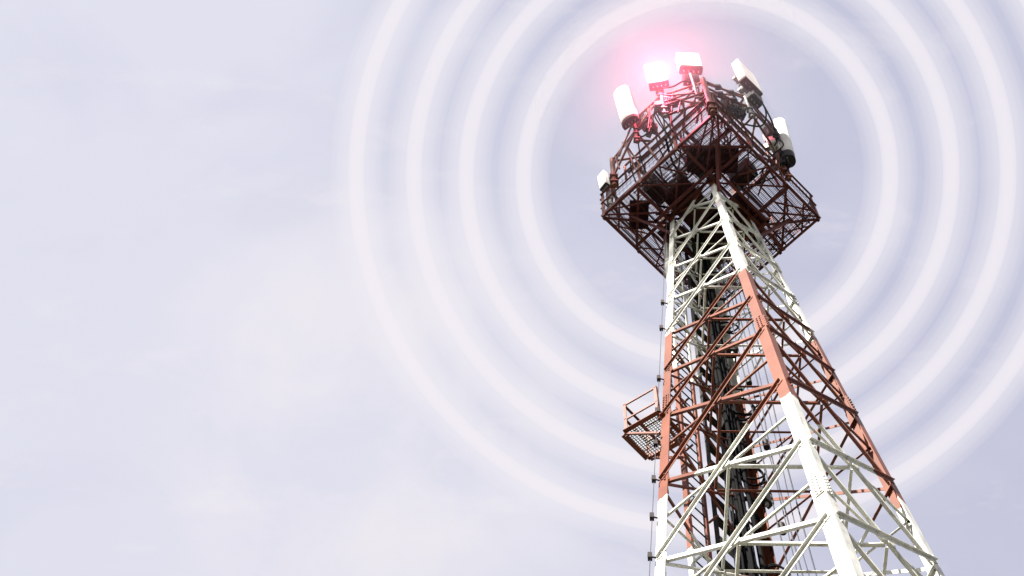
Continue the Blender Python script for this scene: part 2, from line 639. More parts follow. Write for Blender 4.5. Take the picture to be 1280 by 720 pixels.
Zv = Vector((0, 0, 1))
for i in range(4):                      # edge beams (channels)
    a, b = C4[i], C4[(i + 1) % 4]
    inw = -(Vector((*a, 0)) + Vector((*b, 0)))
    mb = MB()
    mb.angle(P(*a, ZP), P(*b, ZP), inw, Zv, .10 * S, .018 * S, .11 * S)
    mb.build('edge_beam', M_STEEL_SHADE, plat)
H = 1.44
for sx, sy, c in ((1, 1, H), (1, 1, -H), (1, -1, H), (1, -1, -H)):   # four beams through the tower legs
    # line sx*x + sy*y = c, cut at the platform edge
    mid = Vector((sx * c / 2, sy * c / 2)); d = Vector((1, -1)) if sy == 1 else Vector((1, 1))
    e = (E - .1) / 2
    p, q = mid - d * e, mid + d * e
    zz = ZP - (0.02 if sy == 1 else 0.24)
    mb = MB()
    mb.angle(P(p.x, p.y, zz), P(q.x, q.y, zz), (mid.x, mid.y, 0), Zv, .11 * S, .02 * S, .14 * S)
    mb.build('floor_beam', M_STEEL_SHADE, plat)
for i in range(4):                      # corner chords and radials
    for t, w in ((.31, .085), (.14, .065)):
        if t < .2 and i in (1, 3): continue
        p, q = edge_pt(i, t, .08), edge_pt(i + 3, 1 - t, .08)
        mb = MB()
        inw = -Vector((*C4[i], 0))
        mb.angle(P(p.x, p.y, ZP + .03), P(q.x, q.y, ZP + .03), inw, Zv, w * S, .02 * S)
        mb.build('corner_beam', M_STEEL_SHADE, plat)
    c = Vector((*C4[i], 0)).normalized()
    side = Zv.cross(c)
    for s in (-1, 1):
        mb = MB()
        a = c * 1.5 + side * s * .22; b = c * 3.75 + side * s * .03
        mb.angle(P(a.x, a.y, ZP - .03 - .2 * (s > 0)), P(b.x, b.y, ZP - .03), side * s, Zv, .07 * S, .016 * S, .10 * S)
        mb.build('radial_beam', M_STEEL_SHADE, plat)
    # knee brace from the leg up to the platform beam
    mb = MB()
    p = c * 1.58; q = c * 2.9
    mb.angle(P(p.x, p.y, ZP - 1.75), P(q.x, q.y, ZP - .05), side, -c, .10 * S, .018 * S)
    mb.build('knee_brace', M_STEEL_SHADE, plat)

# square frame round the tower under the floor, and flat cross bracing in each bay
for i in range(4):
    q0, q1 = DIRS[i] * 2.05, DIRS[(i + 1) % 4] * 2.05
    mb = MB()
    mb.angle(P(q0.x, q0.y, ZP - .42), P(q1.x, q1.y, ZP - .42), -(q0 + q1), Zv, .10 * S, .018 * S, .09 * S)
    mb.build('hatch_beam', M_STEEL_SHADE, plat)
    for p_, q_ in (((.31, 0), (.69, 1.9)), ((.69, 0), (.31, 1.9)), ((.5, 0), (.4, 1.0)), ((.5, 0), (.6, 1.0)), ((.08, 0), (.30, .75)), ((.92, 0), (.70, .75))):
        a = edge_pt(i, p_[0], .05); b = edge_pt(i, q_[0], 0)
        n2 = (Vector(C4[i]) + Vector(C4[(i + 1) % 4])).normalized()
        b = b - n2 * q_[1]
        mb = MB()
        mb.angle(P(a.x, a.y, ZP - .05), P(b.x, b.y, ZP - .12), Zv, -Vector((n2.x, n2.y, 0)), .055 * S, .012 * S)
        mb.build('bay_brace', M_STEEL_SHADE, plat)

# grating: close bars on the floor, one mesh per bay
bays = {
    'front': [(-1.95, -1.95), (0, -3.8), (1.95, -1.95), (0, -0.1)],
    'right': [(1.95, -1.95), (3.8, 0), (1.95, 1.95), (0.1, 0)],
    'back': [(0, 0.1), (1.95, 1.95), (0, 3.8), (-1.95, 1.95)],
    'left': [(-1.95, -1.95), (-0.1, 0), (-1.95, 1.95), (-3.8, 0)],
}
for nme, qd in bays.items():
    mb = MB()
    mesh_floor(mb, qd, ZP + .24, 44, 18, 0.017, 0.022)
    mb.build('grating', M_GRATING_TINT, plat)
# solid floor plates round the hatch and cable entry
for (x0, y0, x1, y1, rz) in ((-1.7, -.95, .2, .2, 45), (-.9, -2.5, .9, -1.55, 0), (.2, -.6, 1.75, .95, 45), (-.5, .3, 1.0, 1.9, 45), (-2.9, -.5, -2.2, .6, 0), (-1.75, .4, -.75, 1.2, 45)):
    mb = MB()
    c = P((x0 + x1) / 2, (y0 + y1) / 2, ZP + .34)
    rm = Matrix.Rotation(R(rz), 3, 'Z')
    mb.box(c, rm @ Vector(((x1 - x0) / 2 * S, 0, 0)), rm @ Vector((0, (y1 - y0) / 2 * S, 0)), (0, 0, .012 * S))
    for k in range(5):
        t = (k + .5) / 5 - .5
        mb.box(c + rm @ Vector((t * (x1 - x0) * S, 0, -.035 * S)), rm @ Vector((.02 * S, 0, 0)), rm @ Vector((0, (y1 - y0) / 2 * S * .98, 0)), (0, 0, .022 * S))
    mb.build('floor_plate', M_GRATING_TINT, plat)

# joists under the grating
for nme, qd in bays.items():
    a, b, c, d = [Vector((*q, 0)) for q in qd]
    for k in range(1, 7):
        t = k / 7
        p, q = a.lerp(d, t), b.lerp(c, t)
        mb = MB()
        mb.angle(P(p.x, p.y, ZP + .12), P(q.x, q.y, ZP + .12), (a - d), (0, 0, 1), .055 * S, .014 * S, .09 * S)
        mb.build('joist', M_GRATING_TINT, plat)

# guard rails on every edge: posts, two rails and a toe board
for i in range(4):
    rail = empty('railing', (0, 0, 0), parent=plat)
    a, b = Vector((*C4[i], 0)), Vector((*C4[(i + 1) % 4], 0))
    out = (a + b).normalized(); al = (b - a).normalized()
    for t in (0.012, .335, .665, .988):
        p = a.lerp(b, t)
        mb = MB()
        mb.angle(P(p.x, p.y, ZP - .12), P(p.x, p.y, ZP + 2.1), out * -1, al * (1 if t < .5 else -1), .11 * S, .018 * S)
        mb.build('post', M_RED, rail)
    for dz, w in ((1.1, .055), (2.05, .065)):
        mb = MB()
        p, q = a.lerp(b, .012) + out * .012, a.lerp(b, .988) + out * .012
        mb.angle(P(p.x, p.y, ZP + dz), P(q.x, q.y, ZP + dz), -Zv, out, w * S, .014 * S)
        mb.build('rail', M_RED, rail)
    mb = MB()
    p, q = a.lerp(b, .02) - out * .05, a.lerp(b, .98) - out * .05
    mb.bar(P(p.x, p.y, ZP + .36), P(q.x, q.y, ZP + .28), .014 * S, .07 * S, out)
    mb.build('toe_board', M_RED, rail)
    # wire mesh infill
    mb = MB()
    nn = 30
    for kx in range(1, nn):
        p = a.lerp(b, kx / nn) - out * .02
        mb.bar(P(p.x, p.y, ZP + .45), P(p.x, p.y, ZP + 2.0), .012 * S, .012 * S, out)
    for kz in range(1, 5):
        p, q = a.lerp(b, .02) - out * .035, a.lerp(b, .98) - out * .035
        zz = ZP + .45 + kz * .31
        mb.bar(P(p.x, p.y, zz), P(q.x, q.y, zz), .012 * S, .012 * S, out)
    mb.build('mesh_panel', M_GRATING_TINT, rail)

# upper deck level: smaller frame, grating and hoop rails
ZU = 58.4
EU = 3.62
CU = [(-EU, 0), (0, -EU), (EU, 0), (0, EU)]
up_deck = empty('upper_deck', (0, 0, 0), parent=tower)
for i in range(4):
    a, b = Vector((*CU[i], 0)), Vector((*CU[(i + 1) % 4], 0))
    inw = -(a + b)
    t0, t1 = ((.2, .985) if i == 0 else (.02, .6) if i == 1 else (.3, .98))
    p, q = a.lerp(b, t0), a.lerp(b, t1)
    mb = MB()
    mb.angle(P(p.x, p.y, ZU), P(q.x, q.y, ZU), inw, Zv, .10 * S, .02 * S, .13 * S)
    mb.build('edge_beam', M_RED, up_deck)
    # hoop handrail bent down at its ends
    o_ = (a + b).normalized() * .10
    p, q = p + o_, q + o_
    mb = MB()
    zz = ZU + (.55 if i != 1 else .35)
    mb.tube([P(*x) for x in smooth_path([(p.x, p.y, ZU - 1.1), (p.x, p.y, zz - .3), (*(p.lerp(q, .04)).xy, zz), (*(p.lerp(q, .5)).xy, zz), (*(p.lerp(q, .96)).xy, zz), (q.x, q.y, zz - .3), (q.x, q.y, ZU - 1.1)], 5)], .05 * S, 8)
    mb.build('hoop_rail', M_RED, up_deck)
for s in (-1, 1):
    for dd, zz in ((Vector((1, -1)), ZU), (Vector((1, 1)), ZU - .2)):
        nrm = Vector((dd.y, -dd.x)).normalized()
        m_ = nrm * s * 1.05
        e = (EU - .2) / 2
        p, q = m_ - dd * e, m_ + dd * e
        mb = MB()
        mb.angle(P(p.x, p.y, zz), P(q.x, q.y, zz), (nrm.x * s, nrm.y * s, 0), Zv, .12 * S, .02 * S, .16 * S)
        mb.build('floor_beam', M_STEEL_SHADE, up_deck)
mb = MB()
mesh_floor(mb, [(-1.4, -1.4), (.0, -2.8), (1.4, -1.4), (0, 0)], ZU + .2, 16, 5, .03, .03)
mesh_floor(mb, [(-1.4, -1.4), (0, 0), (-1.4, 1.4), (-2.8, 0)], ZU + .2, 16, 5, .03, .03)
mb.build('grating', M_GRATING_TINT, up_deck)
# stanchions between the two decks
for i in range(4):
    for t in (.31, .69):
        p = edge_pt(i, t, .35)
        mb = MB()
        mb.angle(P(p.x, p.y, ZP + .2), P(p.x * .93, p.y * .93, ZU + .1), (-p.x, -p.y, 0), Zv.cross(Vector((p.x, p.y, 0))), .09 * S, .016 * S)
        mb.build('stanchion', M_STEEL_SHADE, up_deck)
    p, q = edge_pt(i, .31, .35), edge_pt(i, .69, .35)
    mb = MB()
    mb.bar(P(p.x, p.y, ZP + .3), P(q.x * .93, q.y * .93, ZU - .05), .06 * S, .06 * S)
    mb.build('deck_brace', M_STEEL_SHADE, up_deck)

# ------------------------------------------------------------------ antenna head frame
frame = empty('antenna_frame', (0, 0, 0), parent=tower)
POLES = {                                # pole foot (x, y), z0, z1
    'a1': (-2.62, -2.22, 57.4, 62.0), 'a2': (-1.62, -3.18, 57.4, 61.9), 'a3': (-.40, -3.50, 57.6, 62.0),
    'a4': (1.50, -3.18, 57.4, 61.6), 'a5': (2.78, -1.22, 56.2, 61.6), 'a6': (-3.55, -.10, 56.2, 59.3),
    'f': (-.10, -3.86, 55.6, 60.0), 'l': (-3.45, -1.05, 55.9, 58.9)}
for n_, (x, y, z0, z1) in POLES.items():
    mb = MB()
    r_ = .075 if n_ not in ('f', 'l') else .10
    mb.tube([P(x, y, z0), P(x, y, z1)], r_ * S, 10)
    for zc in (z0 + .25, z0 + .9):
        mb.box(P(x, y, zc), (r_ * 1.5 * S, 0, 0), (0, r_ * 1.5 * S, 0), (0, 0, .05 * S))
    mb.build('mounting_pole', M_RED if n_ in ('f', 'l', 'a1', 'a5') else M_GALV, frame)
ringpts = [(-3.45, -1.05), (-2.62, -2.22), (-1.62, -3.18), (-.10, -3.70), (1.50, -3.18), (2.55, -2.1), (2.78, -1.22), (3.2, .9), (1.6, 2.9), (-1.2, 3.1), (-3.2, 1.2)]
for zz, idx in ((58.75, range(11)), (60.1, range(1, 6))):
    for i in idx:
        a, b = ringpts[i], ringpts[(i + 1) % 11]
        mb = MB()
        mb.tube([P(*a, zz), P(*b, zz)], .045 * S, 8)
        mb.build('ring_tube', M_RED, frame)
for i in range(1, 6):
    a, b = ringpts[i], ringpts[i + 1]
    mb = MB()
    z0, z1 = (58.75, 60.1) if i % 2 else (60.1, 58.75)
    mb.tube([P(*a, z0), P(*b, z1)], .038 * S, 8)
    mb.build('frame_brace', M_RED, frame)
for a, z0, b, z1 in (((-3.45, -1.05), 58.7, (-2.1, -1.35), 58.5), ((-2.62, -2.22), 58.8, (-1.9, -1.75), 56.8), ((-1.62, -3.18), 60.0, (-.1, -3.3), 58.5),
                     ((-.10, -3.7), 60.0, (.75, -2.9), 57.6), ((1.5, -3.18), 60, (.7, -2.6), 58.5), ((2.78, -1.22), 60.0, (2.3, -1.1), 57.7), ((-3.45, -1.05), 57.0, (-2.62, -2.22), 58.8),
                     ((-2.62, -2.22), 57.6, (-2.0, -1.9), 58.5), ((.3, -3.5), 58.75, (-1.62, -3.18), 57.5), ((-.1, -3.7), 59.4, (-.4, -2.6), 58.5), ((-.1, -3.7), 58.4, (-1.0, -3.0), 58.5)):
    mb = MB()
    mb.tube([P(*a, z0), P(*b, z1)], .048 * S, 8)
    mb.build('strut', M_RED, frame)

for a, z0, b, z1, r_ in (((-.10, -3.86), 59.8, (1.50, -3.18), 59.7, .04), ((-.10, -3.86), 58.9, (1.50, -3.18), 58.6, .04), ((-.40, -3.5), 59.6, (-1.62, -3.18), 59.2, .035),
                         ((-.10, -3.7), 59.9, (.5, -2.2), 57.9, .045), ((-1.62, -3.18), 59.6, (-1.1, -2.2), 57.8, .045), ((-2.62, -2.22), 60.0, (-3.45, -1.05), 58.0, .04),
                         ((1.5, -3.18), 58.0, (2.78, -1.22), 58.6, .045), ((1.5, -3.18), 57.4, (1.0, -2.4), 57.9, .04), ((2.78, -1.22), 57.2, (1.9, -1.5), 58.2, .045),
                         ((-.9, -3.45), 58.75, (-.9, -2.6), 57.4, .04), ((-2.1, -2.7), 58.75, (-1.6, -2.0), 57.4, .04), ((.7, -3.45), 58.75, (.4, -2.8), 57.4, .04), ((-2.1, -2.7), 60.1, (-2.1, -2.7), 57.6, .035), ((.8, -3.4), 60.1, (.8, -3.4), 58.2, .03)):
    mb = MB()
    mb.tube([P(*a, z0), P(*b, z1)], r_ * S, 8)
    mb.build('strut', M_RED, frame)
for x, y, z in ((.45, -3.62, 59.76), (.95, -3.42, 59.73), (.45, -3.62, 58.8), (.95, -3.42, 58.7), (-1.0, -3.34, 58.75), (-2.1, -2.7, 58.75), (-2.62, -2.22, 60.1), (-1.62, -3.18, 60.1), (1.5, -3.18, 60.1), (2.55, -2.1, 58.75), (2.78, -1.22, 59.3)):
    mb = MB()
    mb.box(P(x, y, z), (.10 * S, 0, 0), (0, .09 * S, 0), (0, 0, .10 * S))
    mb.tube([P(x - .16, y, z + .06), P(x + .16, y, z + .06)], .02 * S, 6)
    mb.build('tube_clamp', M_DARK, frame)

rnd = random.Random(5)
for k in range(16):
    i = rnd.randrange(0, 6); f = rnd.random()
    a_, b_ = Vector(ringpts[i]), Vector(ringpts[i + 1])
    p_ = a_.lerp(b_, f); q_ = p_ * rnd.uniform(.72, .95) + Vector((rnd.uniform(-.5, .5), rnd.uniform(-.3, .3)))
    mb = MB()
    mb.tube([P(p_.x, p_.y, rnd.choice((58.75, 60.0 if 0 < i < 5 else 58.75))), P(q_.x, q_.y, rnd.uniform(56.6, 58.2))], .032 * S, 7)
    mb.build('strut', M_RED, frame)

# white and red rod beside the front corner
mb = MB()
mb.tube([P(-.33, -3.45, 58.2), P(-.52, -3.9, 60.6)], .055 * S, 8)
mb.build('support_rod', M_GALV, frame)


# ------------------------------------------------------------------ antennas
def radome_section(w, d, kind):
    """closed outline in x (width) and y (front is -y)"""
    pts = []
    if kind == 'flat':
        r = min(w, d) * .18
        for cx, cy, a0 in ((w / 2 - r, d / 2 - r, 0), (-w / 2 + r, d / 2 - r, 90), (-w / 2 + r, -d / 2 + r, 180), (w / 2 - r, -d / 2 + r, 270)):
            for k in range(4):
                a = R(a0 + k * 30)
                pts.append((cx + r * math.cos(a), cy + r * math.sin(a)))
    else:
        for k in range(13):
            a = math.pi + math.pi * k / 12
            pts.append((w / 2 * math.cos(a), -d * .1 + (d * .62) * math.sin(a)))
        pts += [(w / 2, d * .38), (w / 2 - .02, d * .42), (-w / 2 + .02, d * .42), (-w / 2, d * .38)]
    return pts


def antenna(bot, top, face, w, d, kind, label, mat=None, base_h=.12, round_top=False):
    """panel antenna from plan points bot to top, radome facing the plan direction face"""
    pb, pt = W(*bot), W(*top)
    root = empty('panel_antenna', pb)
    tag(root, label, 'antenna', 'panel antennas on the tower head')
    zax = (pt - pb).normalized()
    f = ROT @ Vector((face[0], face[1], 0))
    f = (f - zax * f.dot(zax)).normalized()
    yax = -f
    xax = yax.cross(zax).normalized()
    root.matrix_world = Matrix.Translation(pb) @ Matrix((xax, yax, zax)).transposed().to_4x4()
    h = (pt - pb).length
    w, d = w * S, d * S
    sec = radome_section(w, d, kind)
    mb = MB()
    n = len(sec)
    rings = []
    steps = [(base_h * S, .94), (base_h * S + .015, 1.0), (h - .06, 1.0), (h - .025, .97), (h - .006, .88), (h, .70)]
    if round_top:
        steps = [(base_h * S, .94), (base_h * S + .015, 1.0), (h - .16, 1.0), (h - .10, .95), (h - .05, .84), (h - .02, .66), (h, .35)]
    for z, k in steps:
        rings.append([Vector((x * k, y * (k if k < .93 else 1), z)) for x, y in sec])
    for i in range(len(rings) - 1):
        mb.prism(rings[i], rings[i + 1], kind != 'flat', caps=False)
    mb.add(rings[0], [tuple(reversed(range(n)))])
    mb.add(rings[-1], [tuple(range(n))])
    mb.build('radome', mat or M_RADOME, root)
    # base plate with connectors
    mb = MB()
    mb.prism([Vector((x * .97, y * .97, 0)) for x, y in sec], [Vector((x * .97, y * .97, base_h * S - .002)) for x, y in sec])
    bp = mb.build('base_plate', M_DARK, root)
    for k in range(4):
        mb = MB()
        x = (k - 1.5) / 4 * w * .8
        mb.tube([(x, 0, -.06), (x, 0, 0.0)], .016, 8)
        mb.build('connector', M_GALV, bp)
    for z in (h * .2, h * .82):
        mb = MB()
        mb.box((0, d * .5 + .05, z), (.05, 0, 0), (0, .055, 0), (0, 0, .03))
        mb.box((0, d * .5 + .13, z), (.085, 0, 0), (0, .035, 0), (0, 0, .045))
        for sx in (-1, 1):
            mb.tube([(sx * .065, d * .5 + .04, z), (sx * .065, d * .5 + .2, z)], .009, 6)
        mb.build('bracket', M_GALV, root)
    return root


antenna((-2.80, -2.45, 59.0), (-3.02, -2.66, 62.7), (-.62, -.78), .70, .30, 'round', 'tall white panel antenna at far left of the tower head, rounded top', round_top=True, base_h=.22)
antenna((-1.68, -3.46, 60.5), (-1.80, -3.72, 62.3), (-.2, -.98), .78, .34, 'flat', 'white panel antenna beside the glowing red lamp')
antenna((-.45, -3.86, 61.2), (-.53, -4.10, 62.45), (.06, -1), .92, .34, 'flat', 'short wide white panel antenna above the front corner, highest in the picture')
antenna((1.72, -3.52, 60.0), (1.60, -3.70, 62.0), (.70, -.71), 1.05, .34, 'flat', 'white panel antenna right of the front corner, its broad face in shade', M_RADOME)
antenna((2.98, -1.32, 58.0), (3.10, -1.62, 61.9), (.93, -.36), .56, .40, 'round', 'long white antenna at far right with dark bottom cap', round_top=True, base_h=.5)
antenna((-3.72, -.24, 58.0), (-3.78, -.28, 59.4), (-.8, -.6), .40, .24, 'flat', 'small white antenna at the left corner of the railing', base_h=.05)


# ------------------------------------------------------------------ remote radio units
def radio(pos, face, size, label, mat, tilt=0.0):
    p = W(*pos)
    ang = math.atan2(face[1], face[0]) + math.pi / 2 + YAW
    root = empty('radio_unit', p, (R(tilt), 0, ang))
    tag(root, label, 'radio unit', 'radio units behind the antennas')
    w, d, h = [x * S for x in size]
    mb = MB()
    mb.box((0, 0, h / 2), (w / 2, 0, 0), (0, d / 2 * .7, 0), (0, 0, h / 2))
    mb.build('body', mat, root)
    mb = MB()
    nf = 9
    for k in range(nf):
        x = (k + .5) / nf - .5
        mb.box((x * w * .94, -d * .35 - d * .16, h / 2), (.006, 0, 0), (0, d * .158, 0), (0, 0, h * .46))
    mb.build('cooling_fins', mat, root)
    mb = MB()
    mb.tube([(-w * .3, 0, h), (-w * .3, 0, h + .05), (w * .3, 0, h + .05), (w * .3, 0, h)], .01, 6)
    mb.build('handle', M_DARK, root)
    mb = MB()
    mb.box((0, d * .35 + .06, h * .5), (.05, 0, 0), (0, .058, 0), (0, 0, h * .3))
    mb.build('bracket', M_GALV, root)
    for k in range(3):
        mb = MB()
        mb.tube([((k - 1) * w * .25, 0, 0), ((k - 1) * w * .25, 0, -.06)], .018, 8)
        mb.build('connector', M_GALV, root)
    return root


radio((-2.35, -2.15, 59.6), (-.6, -.8), (.55, .30, .85), 'dark finned radio unit behind the far left antenna', M_DARK)
radio((-2.05, -2.30, 58.5), (.3, -.9), (.45, .28, .6), 'small dark radio box below and right of the far left antenna', M_DARK)
radio((-1.35, -3.05, 59.2), (-.2, -1), (.6, .30, .95), 'red tinted finned radio unit under the antenna with the lamp', M_DARK)
radio((-1.75, -3.10, 58.7), (-.2, -1), (.35, .24, .5), 'smaller radio box left of the unit under the lamp', M_GALV)
radio((-.48, -3.62, 60.3), (0, -1), (.62, .30, .75), 'dark radio unit under the highest antenna', M_DARK)
radio((.95, -2.95, 58.7), (.4, -.9), (.95, .40, .85), 'wide black finned radio unit left of the shaded antenna', M_DARK)
radio((1.75, -3.25, 59.1), (.7, -.7), (.6, .34, .8), 'black radio unit hanging under the shaded antenna', M_DARK)
radio((2.45, -1.70, 58.4), (.8, -.5), (.42, .30, .8), 'white radio unit between the two right antennas', M_RADOME)
radio((2.72, -1.15, 57.6), (.9, -.3), (.55, .36, 1.2), 'black radio unit behind the far right antenna', M_DARK)

radio((2.52, -1.82, 59.2), (.6, -.8), (.50, .30, 1.25), 'tall black radio unit left of the far right antenna, above the white one, added to block beacon light', M_DARK)  # box added to keep the beacon's pink band off the far right antenna

# ------------------------------------------------------------------ red beacon lamp, lit
lp = W(-1.70, -3.86, 60.75)
lamp = empty('beacon_lamp', lp, (R(152), 0, YAW))
tag(lamp, 'lit red aviation beacon glowing in front of the second antenna from the left', 'lamp')
mb = MB()
mb.tube([(0, 0, -.14), (0, 0, -.10), (0, 0, -.02), (0, 0, 0)], [.035, .06, .06, .05], 16)
mb.tube([(0, 0, -.12), (0, .10, -.14)], .018, 8)
mb.build('lamp_base', M_DARK, lamp)
mb = MB()
prof = [(0.0, .07), (.05, .078), (.10, .07), (.135, .045), (.155, .004)]
mb.tube([(0, 0, z) for z, r_ in prof], [r_ for z, r_ in prof], 20)
m, nd, lk, bs = new_mat('lit red lens')
out = nd['Material Output']
em = nd.new('ShaderNodeEmission'); em.inputs['Color'].default_value = (1, .40, .45, 1); em.inputs['Strength'].default_value = 45
tr = nd.new('ShaderNodeBsdfTransparent')
mxs = nd.new('ShaderNodeMixShader'); mxs.inputs[0].default_value = .5
lk.new(tr.outputs[0], mxs.inputs[1]); lk.new(em.outputs[0], mxs.inputs[2]); lk.new(mxs.outputs[0], out.inputs['Surface'])
mb.build('lens', m, lamp)
mb = MB()
for k in range(4):
    a = k * math.pi / 2
    mb.tube([(.062 * math.cos(a), .062 * math.sin(a), -.02), (.064 * math.cos(a), .064 * math.sin(a), .1), (.03 * math.cos(a), .03 * math.sin(a), .165), (0, 0, .17)], .004, 5)
mb.build('guard', M_GALV, lamp)
ld = bpy.data.lights.new('beacon_light', 'POINT')
ld.energy = 320
ld.color = (1, .11, .20)
ld.shadow_soft_size = .04
lo = bpy.data.objects.new('beacon_light', ld)
COL.objects.link(lo)
lo.parent = lamp
lo.location = (0, 0, .08)

# scattering sphere added so the lamp throws a pink glow around it
mb = MB()
nu, nv = 48, 24
RM = 3.0
vs = [(0, 0, RM)] + [(RM * math.sin(math.pi * j / nv) * math.cos(2 * math.pi * i / nu), RM * math.sin(math.pi * j / nv) * math.sin(2 * math.pi * i / nu), RM * math.cos(math.pi * j / nv)) for j in range(1, nv) for i in range(nu)] + [(0, 0, -RM)]
fs = [(0, 1 + i, 1 + (i + 1) % nu) for i in range(nu)]
for j in range(nv - 2):
    for i in range(nu):
        a, b = 1 + j * nu + i, 1 + j * nu + (i + 1) % nu
        fs.append((a, a + nu, b + nu, b))
last = len(vs) - 1
fs += [(last, 1 + (nv - 2) * nu + (i + 1) % nu, 1 + (nv - 2) * nu + i) for i in range(nu)]
mb.add(vs, fs, True)
m, nd, lk, bs = new_mat('thin mist')
nd.remove(bs)
vp = nd.new('ShaderNodeVolumePrincipled')
vp.inputs['Color'].default_value = (.95, .93, .97, 1)
tcm = nd.new('ShaderNodeTexCoord')
ln = nd.new('ShaderNodeVectorMath'); ln.operation = 'LENGTH'
lk.new(tcm.outputs['Object'], ln.inputs[0])
fr = nd.new('ShaderNodeMapRange'); fr.interpolation_type = 'LINEAR'
fr.inputs['From Min'].default_value = 0.0; fr.inputs['From Max'].default_value = RM
fr.inputs['To Min'].default_value = .12; fr.inputs['To Max'].default_value = 0.0
lk.new(ln.outputs['Value'], fr.inputs['Value'])
lk.new(fr.outputs['Result'], vp.inputs['Density'])
lk.new(vp.outputs[0], nd['Material Output'].inputs['Volume'])
o = mb.build('glow_mist', m)
o.location = lp + Vector((.40, .35, -.65))
tag(o, 'added scattering sphere carrying the pink glow of the red beacon', 'glow_mist', kind='stuff')


# ------------------------------------------------------------------ cables
def cable(name, pts, r, mat, label, cat, group=None, n=7, sm=5):
    wp = [W(*p) for p in pts]
    o0 = wp[0].copy()
    mb = MB()
    mb.tube([p - o0 for p in smooth_path(wp, sm)], r * S, n)
    o = mb.build(name, mat)
    o.location = o0
    tag(o, label, cat, group)
    return o


def inv(v):                              # tower-local metres -> plan
    return (v.x / S, v.y / S, v.z / S + ZG)


for k in range(13):                      # feeder cables on the tray
    s = 1.50 + .045 * k
    zs = [24.5, 27, 30, 33, 36, 39, 42, 45, 48, 51, 54, 57.2]
    pts = []
    for z in zs:
        p = ladder_pt(z, s + random.uniform(-.035, .035)) - lb_n * (.2 + .05 * (k % 3) + random.uniform(-.02, .03)) * S
        pts.append(inv(p))
    e = random.uniform(-1, 1)
    pts.append((-.6 + e * .5, -.6 + e * .4, 58.0))
    cable('feeder_cable', pts, .034 if k % 4 else .05, M_RUBBER if k % 3 else M_CABLE_G,
          'dark feeder cable in the bundle on the tray beside the ladder, inside the tower', 'cable', 'feeder cables down the tray', sm=4)
for k in range(10):                      # bundle clipped to the back leg
    pts = []
    for z in [24.5, 27.5, 30, 33, 36, 39, 42, 45, 48, 51, 54, 56.5]:
        rr = rad(z) - .32
        pts.append((-.62 + (k % 5) * .10 + random.uniform(-.07, .07), rr - .02 - .14 * (k // 5) - abs(-.62 + (k % 5) * .10) * .8 + random.uniform(-.07, .07), z))
    cable('power_cable', pts, .04 if k % 2 else .055, M_RUBBER, 'black cable clipped in a thick bundle to the back leg of the tower', 'cable', 'cables clipped to the back leg', sm=4)
for k in range(5):                       # loose thin lines inside the tower
    x0 = .28 + k * .16
    pts = []
    for z in [24.5, 29, 33, 37, 41, 45, 49, 53, 57]:
        pts.append((x0 * (1 - (z - 30) * .012) + random.uniform(-.05, .05), rad(z) * .62 + .25 * math.sin(z * .3 + k) * .3 - .05 * k, z))
    cable('thin_line', pts, .014 if k % 2 else .02, M_CABLE_G, 'thin grey line hanging loose inside the tower right of the cable bundle', 'cable', 'loose lines inside the tower', n=5, sm=4)

for k, (z, dx, dy, rr) in enumerate(((52.5, -.3, -.5, .30), (49.2, .1, -.55, .34), (46.4, -.45, -.5, .30), (44.0, .0, -.6, .36), (42.3, -.35, -.45, .28), (40.6, -.05, -.6, .33), (38.4, -.4, -.5, .35), (36.0, .05, -.55, .30), (33.5, -.25, -.6, .34))):
    c = Vector((dx, rad(z) + dy, z))
    pts = []
    for i in range(34):
        a = i / 33 * 2 * math.pi * 2.6 + k
        q = rr * (1 + .08 * math.sin(a * 1.7 + k))
        pts.append((c.x + q * math.cos(a), c.y + .10 * math.sin(a * .5 + k), c.z + 1.5 * q * math.sin(a)))
    cable('cable_coil', pts, .03, M_RUBBER, 'coil of spare black cable tied to the cable bundle inside the tower', 'cable coil', 'cable coils on the bundle', n=6, sm=2)
for k, (z, dx, dy) in enumerate(((47.6, .02, -.62), (43.2, -.5, -.62), (39.3, .15, -.7), (34.6, -.1, -.75), (31.8, -.4, -.7))):
    root = empty('splitter_box', W(dx, rad(z) + dy, z), (0, 0, YAW + R(20 * k)))
    tag(root, 'small black splitter box fixed on the cable bundle inside the tower', 'box', 'splitter boxes on the bundle')
    mb = MB(); mb.box((0, 0, 0), (.10, 0, 0), (0, .06, 0), (0, 0, .16)); mb.build('body', M_DARK, root)
    mb = MB(); mb.tube([(0, 0, -.16), (0, 0, -.24)], .03, 8); mb.build('gland', M_GALV, root)
for k, (z, dx) in enumerate(((37.35, .34), (35.0, .50), (41.5, .40), (45.2, .30))):
    mb = MB()
    mb.tube([(0, 0, .13), (0, 0, .10), (0, 0, .03), (0, 0, 0), (0, 0, -.03), (0, 0, -.12)], [.02, .05, .05, .03, .05, .05], 10)
    o = mb.build('line_weight', M_DARK)
    o.location = W(dx, rad(z) * .62, z)
    tag(o, 'small black weight on the loose lines inside the tower', 'weight', 'weights on the loose lines')

# cable clamps up the bundle, each a bracket of the tower
for i in range(15):
    z = 26 + i * 1.95
    mb = MB()
    c = P(-.12, rad(z) - .40, z)
    mb.box(c, (.26 * S, 0, 0), (0, .03 * S, 0), (0, 0, .05 * S))
    for s in (-1, 1):
        mb.box(c + Vector((s * .27 * S, .12 * S, 0)), (.02 * S, 0, 0), (0, .16 * S, 0), (0, 0, .06 * S))
    mb.build('cable_clamp', M_DARK, tower)

